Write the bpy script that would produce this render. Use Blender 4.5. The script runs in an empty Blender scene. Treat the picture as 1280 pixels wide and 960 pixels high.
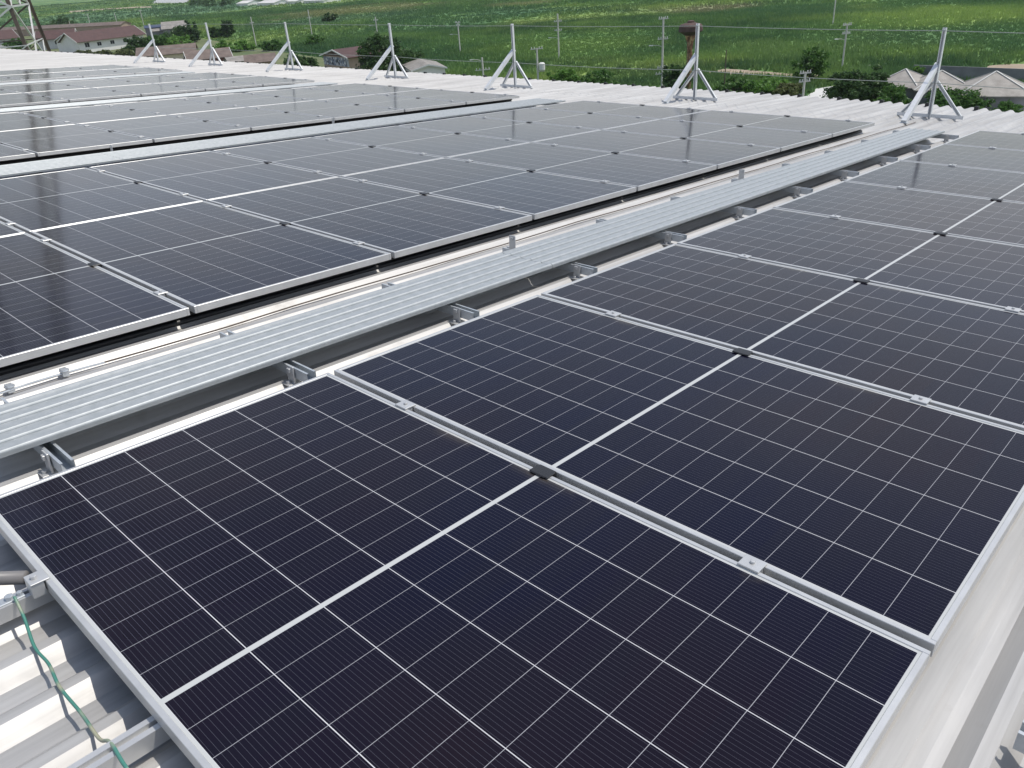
import bpy, bmesh, math, random
import numpy as np
from mathutils import Vector, Matrix

random.seed(7)
rng = np.random.default_rng(7)
S = bpy.context.scene
C = S.collection

# ------------------------------------------------------------------ camera, light, exposure
SLOPE = 0.075                       # the roof falls this much (radians) towards the eave
CAM_Z = 20.0
F = 990.67 / 1280.0
R = np.array([[0.68090458, 0.73225812, 0.01292295],
              [-0.31981098, 0.28141587, 0.90472429],
              [0.65885498, -0.62016381, 0.42580154]])
CAM = (-0.31996236, 2.31738922, 1.19478344)       # a, b, height above the panel plane
RY = Matrix.Rotation(SLOPE, 3, 'Y')
_c = RY @ Vector((CAM[0], -CAM[1], CAM[2]))
ORG = Vector((0, 0, CAM_Z - _c.z))
# rows of R are camera right, down, forward in (a, b, down)
def loc(v): return RY @ Vector((v[0], -v[1], -v[2]))
c_r, c_d, c_f = loc(R[0]), loc(R[1]), loc(R[2])
CAMW = ORG + _c
cam = bpy.data.cameras.new('camera'); camo = bpy.data.objects.new('camera', cam); C.objects.link(camo)
m = Matrix((c_r, -c_d, -c_f)).transposed().to_4x4(); m.translation = CAMW
camo.matrix_world = m
cam.sensor_width = 36; cam.lens = F * 36; cam.clip_start = 0.05; cam.clip_end = 60000
S.camera = camo
S.render.resolution_x, S.render.resolution_y = 1024, 768

w = bpy.data.worlds.new('World'); S.world = w; w.use_nodes = True
nt = w.node_tree; nt.nodes.clear()
out = nt.nodes.new('ShaderNodeOutputWorld'); bg = nt.nodes.new('ShaderNodeBackground')
sky = nt.nodes.new('ShaderNodeTexSky'); sky.sky_type = 'NISHITA'; sky.sun_disc = False
SUN = Vector((0.35, -0.27, 0.90)).normalized()
sky.sun_elevation = math.asin(SUN.z); sky.sun_rotation = math.atan2(SUN.x, SUN.y)
sky.air_density = 1.0; sky.dust_density = 0.8; sky.ozone_density = 1.0; sky.altitude = 20
bg.inputs['Strength'].default_value = 0.122
# thin broken cloud over the blue: a pale veil mixed in by direction
tc = nt.nodes.new('ShaderNodeTexCoord'); mp = nt.nodes.new('ShaderNodeMapping'); mp.inputs['Scale'].default_value = (1.0, 1.0, 2.4)
cn = nt.nodes.new('ShaderNodeTexNoise'); cn.inputs['Scale'].default_value = 2.3; cn.inputs['Detail'].default_value = 7; cn.inputs['Roughness'].default_value = .58
cr_n = nt.nodes.new('ShaderNodeValToRGB'); cr_n.color_ramp.elements[0].position = .34; cr_n.color_ramp.elements[0].color = (.42, .42, .42, 1)
cr_n.color_ramp.elements[1].position = .66; cr_n.color_ramp.elements[1].color = (.92, .92, .92, 1)
cm = nt.nodes.new('ShaderNodeMix'); cm.data_type = 'RGBA'; cm.inputs[7].default_value = (5.6, 5.75, 6.2, 1)
nt.links.new(tc.outputs['Generated'], mp.inputs[0]); nt.links.new(mp.outputs[0], cn.inputs['Vector']); nt.links.new(cn.outputs['Fac'], cr_n.inputs[0])
sz_ = nt.nodes.new('ShaderNodeSeparateXYZ'); nt.links.new(tc.outputs['Generated'], sz_.inputs[0])
fr_ = nt.nodes.new('ShaderNodeMapRange'); fr_.inputs[1].default_value = .12; fr_.inputs[2].default_value = .80; fr_.inputs[3].default_value = 1.0; fr_.inputs[4].default_value = .07
nt.links.new(sz_.outputs[2], fr_.inputs[0])
cmul = nt.nodes.new('ShaderNodeMath'); cmul.operation = 'MULTIPLY'; nt.links.new(cr_n.outputs[0], cmul.inputs[0]); nt.links.new(fr_.outputs[0], cmul.inputs[1])
nt.links.new(cmul.outputs[0], cm.inputs[0]); nt.links.new(sky.outputs[0], cm.inputs[6])
nt.links.new(cm.outputs[2], bg.inputs[0]); nt.links.new(bg.outputs[0], out.inputs[0])
sl = bpy.data.lights.new('sun', 'SUN'); sl.energy = 3.0; sl.angle = math.radians(0.5); sl.color = (1.0, 0.955, 0.88)
so = bpy.data.objects.new('sun', sl); C.objects.link(so)
so.rotation_euler = (-SUN).to_track_quat('-Z', 'Y').to_euler(); so.location = (0, 0, 80)
vs = S.view_settings
vs.view_transform = 'Standard'; vs.look = 'None'; vs.gamma = 1; vs.use_curve_mapping = False
vs.exposure = 0.2

def at(px, py, z=0.0):
    """the point of the horizontal plane at height z seen at this place of the 1280 x 960 photograph"""
    d = c_r * ((px - 640) / 990.67) + c_d * ((py - 480) / 990.67) + c_f
    return CAMW + d * ((z - CAMW.z) / d.z)

# ------------------------------------------------------------------ materials
def mat(name, base=(.5, .5, .5), rough=.5, metal=0., spec=.5):
    M = bpy.data.materials.new(name); M.use_nodes = True
    b = M.node_tree.nodes['Principled BSDF']
    b.inputs['Base Color'].default_value = (*base, 1); b.inputs['Roughness'].default_value = rough
    b.inputs['Metallic'].default_value = metal; b.inputs['Specular IOR Level'].default_value = spec
    return M
class NT:
    def __init__(s, M): s.t = M.node_tree; s.b = s.t.nodes['Principled BSDF']
    def n(s, ty, **kw):
        o = s.t.nodes.new(ty)
        for k, v in kw.items(): setattr(o, k, v)
        return o
    def l(s, a, b): s.t.links.new(a, b)
    def math(s, op, a, b=None, clamp=False):
        o = s.n('ShaderNodeMath', operation=op); o.use_clamp = clamp
        for i, v in enumerate((a, b)):
            if v is None: continue
            if isinstance(v, (int, float)): o.inputs[i].default_value = v
            else: s.l(v, o.inputs[i])
        return o.outputs[0]
    def mix(s, f, a, b, bt='MIX'):
        o = s.n('ShaderNodeMix', data_type='RGBA', blend_type=bt)
        for i, v in ((0, f), (6, a), (7, b)):
            if isinstance(v, (int, float)): o.inputs[i].default_value = v
            elif isinstance(v, tuple): o.inputs[i].default_value = (*v, 1)
            else: s.l(v, o.inputs[i])
        return o.outputs[2]
    def noise(s, vec, scale, detail=3, rough=.55):
        o = s.n('ShaderNodeTexNoise'); o.inputs['Scale'].default_value = scale
        o.inputs['Detail'].default_value = detail; o.inputs['Roughness'].default_value = rough
        s.l(vec, o.inputs['Vector']); return o.outputs['Fac']
    def ramp(s, f, stops):
        o = s.n('ShaderNodeValToRGB'); e = o.color_ramp.elements
        while len(e) < len(stops): e.new(.5)
        for x, (p, c) in zip(e, stops): x.position = p; x.color = (*c, 1)
        s.l(f, o.inputs[0]); return o.outputs[0]
    def objco(s): return s.n('ShaderNodeTexCoord').outputs['Object']
    def pos(s): return s.n('ShaderNodeNewGeometry').outputs['Position']
    def scale(s, vec, sc):
        o = s.n('ShaderNodeMapping'); o.inputs['Scale'].default_value = sc; s.l(vec, o.inputs['Vector']); return o.outputs[0]
    def bump(s, h, strength=.2, dist=.01):
        o = s.n('ShaderNodeBump'); o.inputs['Strength'].default_value = strength; o.inputs['Distance'].default_value = dist
        s.l(h, o.inputs['Height']); s.l(o.outputs[0], s.b.inputs['Normal'])

def mottled(name, c1, c2, scale, rough=.5, metal=0., stretch=(1, 1, 1), bump=0, spec=.5, obj=True):
    M = mat(name, c1, rough, metal, spec); q = NT(M)
    v = q.scale(q.objco() if obj else q.pos(), stretch)
    f = q.noise(v, scale, 5, .6)
    q.l(q.ramp(f, [(.32, c1), (.68, c2)]), q.b.inputs['Base Color'])
    if bump: q.bump(f, bump, .01)
    return M

# solar cells -------------------------------------------------------
PW, PL = 1.144, 2.094                   # panel width (along the slope) and length
LIP = .013; MARG = .020; CW = .184; MID = .014
HL = (PL - 2 * .019 - MID) / 2; CH = HL / 11
def cell_material():
    M = mat('solar_cells', (.01, .01, .02), .12, 0, .5); q = NT(M)
    sep = q.n('ShaderNodeSeparateXYZ'); q.l(q.objco(), sep.inputs[0])
    x = q.math('SUBTRACT', sep.outputs[0], MARG)
    y = q.math('MULTIPLY', sep.outputs[1], -1)                       # length down the panel
    yc = q.math('SUBTRACT', q.math('ABSOLUTE', q.math('SUBTRACT', y, PL / 2)), MID / 2)   # distance out from the middle bar
    ln_x = q.math('LESS_THAN', q.math('PINGPONG', x, CW / 2), .0010)
    ln_y = q.math('LESS_THAN', q.math('PINGPONG', yc, CH / 2), .00062)
    mid = q.math('LESS_THAN', yc, 0.0)
    xi = q.math('LESS_THAN', x, 0.0); xo = q.math('GREATER_THAN', x, 6 * CW); yo = q.math('GREATER_THAN', yc, HL)
    edge = q.math('MAXIMUM', q.math('MAXIMUM', xi, xo), yo)
    bus = q.math('LESS_THAN', q.math('PINGPONG', q.math('SUBTRACT', x, CW / 32), CW / 32), .00030)
    wn = q.n('ShaderNodeTexWhiteNoise', noise_dimensions='2D')
    cmb = q.n('ShaderNodeCombineXYZ')
    q.l(q.math('FLOOR', q.math('DIVIDE', x, CW)), cmb.inputs[0]); q.l(q.math('FLOOR', q.math('DIVIDE', y, CH)), cmb.inputs[1])
    q.l(cmb.outputs[0], wn.inputs['Vector'])
    tint = q.noise(q.pos(), .55, 2)
    cA = q.ramp(tint, [(.38, (.0028, .0032, .0150)), (.60, (.0115, .0062, .0085))])
    cell = q.mix(q.math('MULTIPLY', wn.outputs['Value'], .5), cA, (.0062, .0060, .0125))
    col = q.mix(bus, cell, (.072, .072, .092))
    col = q.mix(ln_y, col, (.36, .36, .38)); col = q.mix(ln_x, col, (.56, .56, .57))
    col = q.mix(q.math('MAXIMUM', mid, edge), col, (.48, .49, .48))
    dust = q.noise(q.pos(), 1.3, 4, .6)
    col = q.mix(q.math('MULTIPLY', q.math('SUBTRACT', dust, .35, True), .022), col, (.45, .40, .34))
    # dust washed down to the lower edge, and a few specks
    lowe = q.n('ShaderNodeMapRange'); lowe.inputs[1].default_value = PW - .075; lowe.inputs[2].default_value = PW - .012; q.l(sep.outputs[0], lowe.inputs[0])
    blot = q.ramp(q.noise(q.pos(), 3.0, 4, .6), [(.50, (0, 0, 0)), (.72, (.5, .5, .5))])
    col = q.mix(q.math('MULTIPLY', q.math('POWER', lowe.outputs[0], 2.5), blot), col, (.32, .28, .20))
    vo = q.n('ShaderNodeTexVoronoi'); vo.inputs['Scale'].default_value = 5.0; vo.inputs['Randomness'].default_value = 1; q.l(q.pos(), vo.inputs['Vector'])
    sv = q.n('ShaderNodeSeparateColor'); q.l(vo.outputs['Color'], sv.inputs[0])
    speck = q.math('LESS_THAN', vo.outputs['Distance'], q.math('MULTIPLY', q.math('SUBTRACT', sv.outputs[0], .62, True), .055))
    q.l(q.mix(q.math('MULTIPLY', speck, .6), col, (.50, .49, .46)), q.b.inputs['Base Color'])
    fine = q.noise(q.pos(), 2.2, 3)
    q.l(q.math('ADD', q.math('MULTIPLY', fine, .06), .075), q.b.inputs['Roughness'])
    q.b.inputs['IOR'].default_value = 1.26
    return M
def roof_material():
    M = mat('roof_sheet', (.6, .59, .57), .4, .30); q = NT(M)
    v = q.objco()
    st = q.noise(q.scale(v, (.35, 9, 1)), 2.2, 5, .6); sp = q.noise(v, 5.5, 5, .65); big = q.noise(v, .5, 3)
    c = q.ramp(st, [(.3, (.37, .36, .345)), (.64, (.55, .54, .52))])
    c = q.mix(q.ramp(sp, [(.60, (0, 0, 0)), (.74, (.55, .55, .55))]), c, (.33, .31, .28))
    c = q.mix(q.ramp(big, [(.35, (0, 0, 0)), (.75, (.3, .3, .3))]), c, (.36, .345, .325))
    q.l(c, q.b.inputs['Base Color'])
    q.l(q.math('ADD', q.math('MULTIPLY', sp, .25), .37), q.b.inputs['Roughness'])
    q.bump(st, .12, .004)
    return M
MT = {}
MT['cells'] = cell_material()
MT['roof'] = roof_material()
MT['alu'] = mottled('anodised_aluminium', (.52, .52, .515), (.61, .61, .60), 9, .38, .45, (1, 1, 1))
MT['galv'] = mottled('galvanised_steel', (.44, .47, .49), (.58, .61, .63), 22, .42, .5)
MT['plank'] = mottled('galvanised_plank', (.35, .375, .38), (.43, .45, .455), 24, .45, .32, (1, 1, 1))
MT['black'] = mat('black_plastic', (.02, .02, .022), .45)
MT['post'] = mottled('post_zinc', (.66, .675, .68), (.76, .77, .77), 14, .5, .15)
MT['grey_pvc'] = mat('grey_conduit', (.20, .19, .185), .4)
MT['wire_steel'] = mat('steel_rope', (.34, .37, .33), .5, .2)
MT['conc_pole'] = mottled('pole_concrete', (.46, .45, .41), (.60, .585, .54), 1.5, .8)
MT['dark_steel'] = mottled('weathered_steel', (.075, .055, .045), (.13, .10, .08), 1.2, .7)
MT['pale_steel'] = mottled('galvanised_lattice', (.52, .52, .50), (.62, .62, .60), 1.0, .55, .2)
MT['white_wall'] = mottled('white_plaster', (.72, .71, .68), (.80, .79, .76), .35, .85)
MT['pale_wall'] = mottled('grey_plaster', (.46, .46, .46), (.56, .56, .56), .4, .85)
MT['cream_wall'] = mottled('cream_plaster', (.58, .49, .36), (.68, .59, .45), .5, .85)
MT['tan_wall'] = mottled('tan_plaster', (.33, .25, .19), (.42, .32, .25), .6, .85)
MT['brown_roof'] = mottled('brown_roof_tiles', (.070, .038, .034), (.105, .056, .049), .8, .75, 0, (1, 1, 1))
MT['red_roof'] = mottled('rust_roof', (.14, .06, .045), (.20, .095, .07), .8, .75)
MT['grey_roof'] = mottled('fibre_cement_roof', (.20, .185, .165), (.33, .305, .275), .9, .85)
MT['tan_roof'] = mottled('weathered_cement_roof', (.29, .265, .235), (.42, .39, .35), 1.1, .85, 0, (1, 1, 1))
MT['dusk_roof'] = mottled('dusty_brown_roof', (.125, .095, .08), (.20, .155, .13), .7, .85)
MT['trim'] = mat('white_trim', (.72, .71, .68), .6)
MT['glass_dark'] = mat('window_dark', (.03, .035, .04), .15)
MT['tarp'] = mat('blue_tarp', (.05, .07, .12), .6)
MT['rust'] = mottled('rusty_tank', (.060, .038, .033), (.110, .066, .054), .8, .85)
def stem_material():
    M = mat('rust_and_cream_paint', (.4, .3, .2), .75); q = NT(M)
    f = q.noise(q.scale(q.objco(), (1, 1, .55)), 1.7, 5, .65)
    q.l(q.ramp(f, [(.46, (.50, .34, .20)), (.53, (.30, .14, .075)), (.64, (.13, .06, .04))]), q.b.inputs['Base Color'])
    return M
MT['stem'] = stem_material()
def mural_material():
    M = mat('painted_mural', (.4, .4, .45), .8); q = NT(M)
    v = q.n('ShaderNodeTexVoronoi'); v.inputs['Scale'].default_value = 1.9; q.l(q.objco(), v.inputs['Vector'])
    q.l(q.ramp(v.outputs['Color'], [(.25, (.06, .065, .08)), (.45, (.28, .30, .36)), (.62, (.62, .62, .64)), (.8, (.16, .19, .27))]), q.b.inputs['Base Color'])
    return M
MT['mural'] = mural_material()
def ground_wire_material():
    M = mat('green_yellow_sheath', (.1, .3, .2), .45); q = NT(M)
    f = q.noise(q.scale(q.objco(), (1, 1, 1)), 7.0, 2)
    q.l(q.ramp(f, [(.54, (.065, .23, .18)), (.64, (.36, .36, .25))]), q.b.inputs['Base Color'])
    return M
MT['earth_wire'] = ground_wire_material()
def leafy(q, amount):
    t = q.n('ShaderNodeBsdfTranslucent'); mx = q.n('ShaderNodeMixShader'); mx.inputs[0].default_value = amount
    src = q.b.inputs['Base Color'].links[0].from_socket
    o = [n for n in q.t.nodes if n.type == 'OUTPUT_MATERIAL'][0]
    q.l(src, t.inputs['Color']); q.l(q.b.outputs[0], mx.inputs[1]); q.l(t.outputs[0], mx.inputs[2]); q.l(mx.outputs[0], o.inputs['Surface'])
def field_color(q):
    p = q.pos()
    big = q.noise(q.scale(p, (1, 1, 0)), .0085, 5, .62); mid = q.noise(q.scale(p, (1, 1, 0)), .032, 5, .66); sm = q.noise(p, .5, 3, .6)
    c = q.ramp(big, [(.34, (0.090, 0.192, 0.075)), (.47, (0.165, 0.288, 0.089)), (.57, (0.264, 0.371, 0.101)), (.70, (0.356, 0.397, 0.148))])
    c = q.mix(q.ramp(mid, [(.36, (.9, .9, .9)), (.60, (0, 0, 0))]), c, (0.055, 0.131, 0.056))
    c = q.mix(q.ramp(mid, [(.60, (0, 0, 0)), (.78, (.6, .6, .6))]), c, (0.369, 0.422, 0.148))
    for (px_, py_p, rad, col_) in ((1170, 19, 30, (0.356, 0.474, 0.128)), (1290, 45, 26, (0.099, 0.205, 0.081)), (1010, 12, 26, (0.092, 0.198, 0.087)), (700, 58, 22, (.20, .31, .085)), (560, 30, 40, (0.092, 0.192, 0.083)), (200, 14, 160, (0.092, 0.179, 0.101)), (420, 24, 45, (0.105, 0.192, 0.101)), (440, 13, 45, (0.316, 0.307, 0.148)), (656, 5, 17, (0.330, 0.333, 0.161)), (885, 11.5, 16, (0.264, 0.243, 0.148)), (640, 14, 26, (0.073, 0.160, 0.078)), (980, 62, 16, (0.211, 0.320, 0.101)), (1120, 48, 18, (0.112, 0.205, 0.081))):
        w_p = at(px_, py_p); dn_ = q.n('ShaderNodeVectorMath', operation='DISTANCE'); q.l(q.scale(p, (1, 1, 0)), dn_.inputs[0]); dn_.inputs[1].default_value = (w_p.x, w_p.y, 0)
        wob = q.math('ADD', dn_.outputs['Value'], q.math('MULTIPLY', q.math('SUBTRACT', mid, .5), rad * 2.2))
        f_ = q.n('ShaderNodeMapRange'); f_.inputs[1].default_value = rad * 1.25; f_.inputs[2].default_value = rad * .55; f_.inputs[3].default_value = 0; f_.inputs[4].default_value = .8
        q.l(wob, f_.inputs[0]); c = q.mix(f_.outputs[0], c, col_)
    return q, c, sm
def ground_material():
    M = mat('field_ground', (.05, .1, .03), .9, 0, .1); q, c, sm = field_color(NT(M))
    q.l(q.mix(q.ramp(sm, [(.4, (0, 0, 0)), (.7, (.6, .6, .6))]), c, (.05, .10, .03)), q.b.inputs['Base Color'])
    return M
def reed_material():
    M = mat('reed_blades', (.05, .1, .03), .6, 0, .25); q, c, sm = field_color(NT(M))
    q.l(q.mix(q.ramp(sm, [(.42, (0, 0, 0)), (.78, (.38, .38, .38))]), c, (.20, .29, .075)), q.b.inputs['Base Color']); leafy(q, .32)
    return M
MT['ground'] = ground_material(); MT['reed'] = reed_material()
def leaf_material(name, c1, c2):
    M = mat(name, c1, .5, 0, .3); q = NT(M)
    f = q.noise(q.objco(), 1.6, 3, .6); o = q.n('ShaderNodeObjectInfo').outputs['Random']
    c = q.ramp(f, [(.35, c1), (.65, c2)])
    q.l(q.mix(q.math('MULTIPLY', o, .35), c, (c1[0] * .6, c1[1] * .6, c1[2] * .6)), q.b.inputs['Base Color']); leafy(q, .4)
    return M
MT['leaf_dark'] = leaf_material('dark_leaves', (.042, .095, .030), (.095, .175, .048))
MT['leaf_mid'] = leaf_material('green_leaves', (.05, .13, .028), (.11, .22, .045))
MT['leaf_light'] = leaf_material('bright_leaves', (.10, .23, .04), (.19, .35, .07))
MT['leaf_olive'] = leaf_material('olive_leaves', (.09, .12, .035), (.16, .18, .07))
MT['bark'] = mottled('bark', (.07, .05, .035), (.13, .10, .07), 3, .9)
MT['dirt'] = mottled('bare_earth', (.30, .235, .165), (.40, .32, .24), .15, .95, obj=False)
MT['dry'] = mottled('rough_grass', (.07, .11, .035), (.17, .18, .08), .09, .95, obj=False)
MT['straw'] = mottled('straw_grass', (.16, .20, .08), (.26, .25, .125), .10, .95, obj=False)
MT['concrete'] = mottled('pale_concrete', (.55, .54, .51), (.66, .65, .62), .2, .85, obj=False)
MT['water'] = mat('lake_water', (.05, .07, .08), .06)
MT['grey_block'] = mottled('grey_block_wall', (.17, .17, .18), (.25, .25, .26), .5, .9)

# ------------------------------------------------------------------ mesh helpers
class MB:
    """collects shapes, then links them as one mesh object"""
    def __init__(s): s.v = []; s.f = []
    def add(s, vs, fs):
        k = len(s.v); s.v += [tuple(p) for p in vs]; s.f += [tuple(i + k for i in f) for f in fs]; return s
    def box(s, x0, x1, y0, y1, z0, z1):
        P = [(x0, y0, z0), (x1, y0, z0), (x1, y1, z0), (x0, y1, z0), (x0, y0, z1), (x1, y0, z1), (x1, y1, z1), (x0, y1, z1)]
        return s.add(P, [(3, 2, 1, 0), (4, 5, 6, 7), (0, 1, 5, 4), (1, 2, 6, 5), (2, 3, 7, 6), (3, 0, 4, 7)])
    def bar(s, p, q, wx, wy, up=(0, 0, 1)):
        """rectangular bar from p to q"""
        p, q = Vector(p), Vector(q); d = (q - p).normalized(); u = Vector(up)
        if abs(d.dot(u)) > .98: u = Vector((1, 0, 0))
        r = d.cross(u).normalized() * wx / 2; t = r.cross(d).normalized() * wy / 2
        P = [p - r - t, p + r - t, p + r + t, p - r + t, q - r - t, q + r - t, q + r + t, q - r + t]
        return s.add(P, [(3, 2, 1, 0), (4, 5, 6, 7), (0, 1, 5, 4), (1, 2, 6, 5), (2, 3, 7, 6), (3, 0, 4, 7)])
    def angle(s, p, q, wd, th, side):
        """L-section bar from p to q; side = direction of the first flange"""
        p, q, sd = Vector(p), Vector(q), Vector(side); d = (q - p).normalized()
        sd = (sd - d * sd.dot(d)).normalized(); ot = d.cross(sd)
        s.bar(p + sd * wd / 2, q + sd * wd / 2, th, wd, sd) if False else None
        sec = [Vector((0, 0)), Vector((wd, 0)), Vector((wd, th)), Vector((th, th)), Vector((th, wd)), Vector((0, wd))]
        P = [c + sd * a.x + ot * a.y for c in (p, q) for a in sec]; n = 6
        F_ = [tuple(range(n))[::-1], tuple(range(n, 2 * n))] + [(i, (i + 1) % n, n + (i + 1) % n, n + i) for i in range(n)]
        return s.add(P, F_)
    def extrude(s, sec, p, q, u, v):
        """closed 2-D section (list of (a,b)) swept from p to q with axes u, v"""
        p, q, u, v = map(Vector, (p, q, u, v)); n = len(sec)
        P = [c + u * a + v * b for c in (p, q) for a, b in sec]
        return s.add(P, [tuple(range(n))[::-1], tuple(range(n, 2 * n))] + [(i, (i + 1) % n, n + (i + 1) % n, n + i) for i in range(n)])
    def tube(s, pts, r, n=8, r1=None):
        pts = [Vector(p) for p in pts]; r1 = r if r1 is None else r1; L = len(pts); V = []
        for i, p in enumerate(pts):
            d = (pts[min(i + 1, L - 1)] - pts[max(i - 1, 0)]).normalized()
            a = Vector((0, 0, 1)) if abs(d.z) < .9 else Vector((1, 0, 0))
            u = d.cross(a).normalized(); t = u.cross(d); rr = r + (r1 - r) * i / max(L - 1, 1)
            V += [p + (u * math.cos(2 * math.pi * k / n) + t * math.sin(2 * math.pi * k / n)) * rr for k in range(n)]
        Fs = [(i * n + k, i * n + (k + 1) % n, (i + 1) * n + (k + 1) % n, (i + 1) * n + k) for i in range(L - 1) for k in range(n)]
        Fs += [tuple(range(n))[::-1], tuple(range((L - 1) * n, L * n))]
        return s.add(V, Fs)
    def lathe(s, prof, n=28):
        V = [(r * math.cos(2 * math.pi * k / n), r * math.sin(2 * math.pi * k / n), z) for r, z in prof for k in range(n)]
        L = len(prof)
        Fs = [(i * n + k, i * n + (k + 1) % n, (i + 1) * n + (k + 1) % n, (i + 1) * n + k) for i in range(L - 1) for k in range(n)]
        Fs += [tuple(range(n))[::-1], tuple(range((L - 1) * n, L * n))]
        return s.add(V, Fs)
    def mesh(s, name, m, bevel=0, smooth=False):
        me = bpy.data.meshes.new(name); me.from_pydata(s.v, [], s.f)
        if bevel:
            b = bmesh.new(); b.from_mesh(me)
            ed = [e for e in b.edges if len(e.link_faces) == 2 and e.calc_face_angle(0) > .6]
            bmesh.ops.bevel(b, geom=ed, offset=bevel, segments=1, affect='EDGES'); b.to_mesh(me); b.free()
        if smooth:
            for p in me.polygons: p.use_smooth = True
        me.materials.append(m); me.update(); return me
    def build(s, name, m, parent=None, bevel=0, smooth=False):
        o = bpy.data.objects.new(name, s.mesh(name, m, bevel, smooth)); C.objects.link(o)
        if parent: o.parent = parent
        return o
def tag(o, label=None, cat=None, group=None, kind=None):
    if label: o['label'] = label
    if cat: o['category'] = cat
    if group: o['group'] = group
    if kind: o['kind'] = kind
    return o
def RW(a, b, h): return ORG + RY @ Vector((a, -b, h))
def onroof(o, a=0, b=0, h=0, rz=0):
    o.matrix_world = Matrix.Translation(RW(a, b, h)) @ RY.to_4x4() @ Matrix.Rotation(rz, 4, 'Z'); return o
def empty(name, label, cat, group=None):
    o = bpy.data.objects.new(name, None); C.objects.link(o); o.empty_display_size = .2
    return tag(o, label, cat, group)
def part(name, me, parent):
    o = bpy.data.objects.new(name, me); C.objects.link(o); o.parent = parent; return o
def copy_tree(o, parent=None):
    c = o.copy(); C.objects.link(c)
    if parent: c.parent = parent
    for ch in [x for x in o.children]: copy_tree(ch, c)
    return c
def height_at(base, py):
    """height of the point straight above 'base' that is seen at image row py"""
    lo, hi = -5., 60.
    for _ in range(50):
        mz = (lo + hi) / 2; v = Vector((base.x, base.y, mz)) - CAMW
        y = 480 + 990.67 * v.dot(c_d) / v.dot(c_f)
        if y > py: lo = mz
        else: hi = mz
    return lo
def pix(p):
    v = Vector(p) - CAMW; return 640 + 990.67 * v.dot(c_r) / v.dot(c_f), 480 + 990.67 * v.dot(c_d) / v.dot(c_f)
def dist(p): return (Vector((p.x, p.y, 0)) - Vector((CAMW.x, CAMW.y, 0))).length

# ------------------------------------------------------------------ ground
def sheet(name, pts, z, m, kind='structure'):
    o = MB().add([(p.x, p.y, z) for p in pts], [tuple(range(len(pts)))]).build(name, m)
    me = o.data
    if me.polygons[0].normal.z < 0: me.flip_normals()
    return tag(o, kind=kind)
bmg = MB(); bmg.add([(-9000, -9000, 0), (16000, -9000, 0), (16000, 16000, 0), (-9000, 16000, 0)], [(0, 1, 2, 3)])
tag(bmg.build('ground', MT['ground']), kind='structure')
no_reeds = []           # image polygons of bare patches
def patch(name, poly, z, m):
    no_reeds.append(poly); return sheet(name, [at(x, y) for x, y in poly], z, m)
patch('lake', [(190, 4.0), (197, -3.5), (216, -6), (238, -5), (236, 3.2), (215, 4.4)], .008, MT['water'])
patch('dirt_path', [(880, 91), (907, 86), (940, 88), (985, 92), (1030, 94), (1030, 99), (985, 98), (940, 96), (905, 94)], .008, MT['dirt'])
patch('dirt_lot', [(1222, 94), (1236, 82), (1262, 80), (1330, 80), (1330, 102), (1262, 98)], .008, MT['dirt'])
patch('concrete_yard', [(1000, 128), (1020, 111), (1045, 107), (1062, 112), (1075, 128), (1110, 150), (1060, 158), (990, 150)], .012, MT['concrete'])
patch('concrete_apron', [(1180, 150), (1205, 126), (1250, 128), (1330, 122), (1330, 170), (1180, 176)], .012, MT['concrete'])
patch('village_ground', [(-60, 42), (60, 37), (190, 33), (235, 45), (330, 62), (460, 80), (560, 90), (560, 130), (200, 110), (-60, 100)], .008, MT['dry'])
patch('canal_bank', [(86, 14), (120, 11.5), (170, 8.5), (190, 8.0), (190, 9.2), (170, 10), (120, 13), (88, 15.6)], .008, MT['dirt'])

# ------------------------------------------------------------------ the roof we stand on
RIB = .165; RIB0 = -.235; HR, HP = -.092, -.122
def eave_a(b): return 12.95 - .6 * math.exp(min(b, 2) / 4.0)
def roof():
    mb = MB(); prof = []
    k0, k1 = int((-62 - RIB0) / RIB), int((3.6 - RIB0) / RIB)
    for k in range(k0, k1 + 1):
        c = RIB0 + k * RIB
        prof += [(c - .054, HP), (c - .014, HR), (c + .014, HR), (c + .054, HP), (c + .0835, HP + .0012)]
    V = []; Fs = []
    As = [-3.2, 1.0, 5.0, 9.0]
    for b, h in prof:
        for a in As + [eave_a(b)]: V.append((a, -b, h))
    n = len(As) + 1
    for i in range(len(prof) - 1):
        for j in range(n - 1):
            Fs.append((i * n + j, (i + 1) * n + j, (i + 1) * n + j + 1, i * n + j + 1))
    mb.add(V, Fs); return mb
bld = empty('factory_building', 'factory under a white ribbed metal roof that carries all the solar panels', 'building')
bld.matrix_world = Matrix.Translation(ORG) @ RY.to_4x4()
ro = roof().build('roof', MT['roof'], bld)
mod = ro.modifiers.new('thick', 'SOLIDIFY'); mod.thickness = .0015; mod.offset = -1
ro['label'] = 'white ribbed metal sheet roof'
wb = MB(); wb.box(-12, 12.0, -3.4, 61.8, -22, HP - .06)
wo = wb.build('wall', MT['white_wall'], bld)
clipm = None
for k in range(-88, 8, 4):
    pass
b = 1.35
first = MB().box(-.03, .03, -.028, .028, 0, .05).box(-.045, .0, -.012, .012, .046, .06).mesh('sheet_clip', MT['black'], .002)
for i in range(66):
    bb = RIB0 + RIB * .5 + RIB * 4 * (2 - i)
    c = part('sheet_clip', first, bld); c.location = (eave_a(bb) - .10, -bb, HP + .001)

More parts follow.
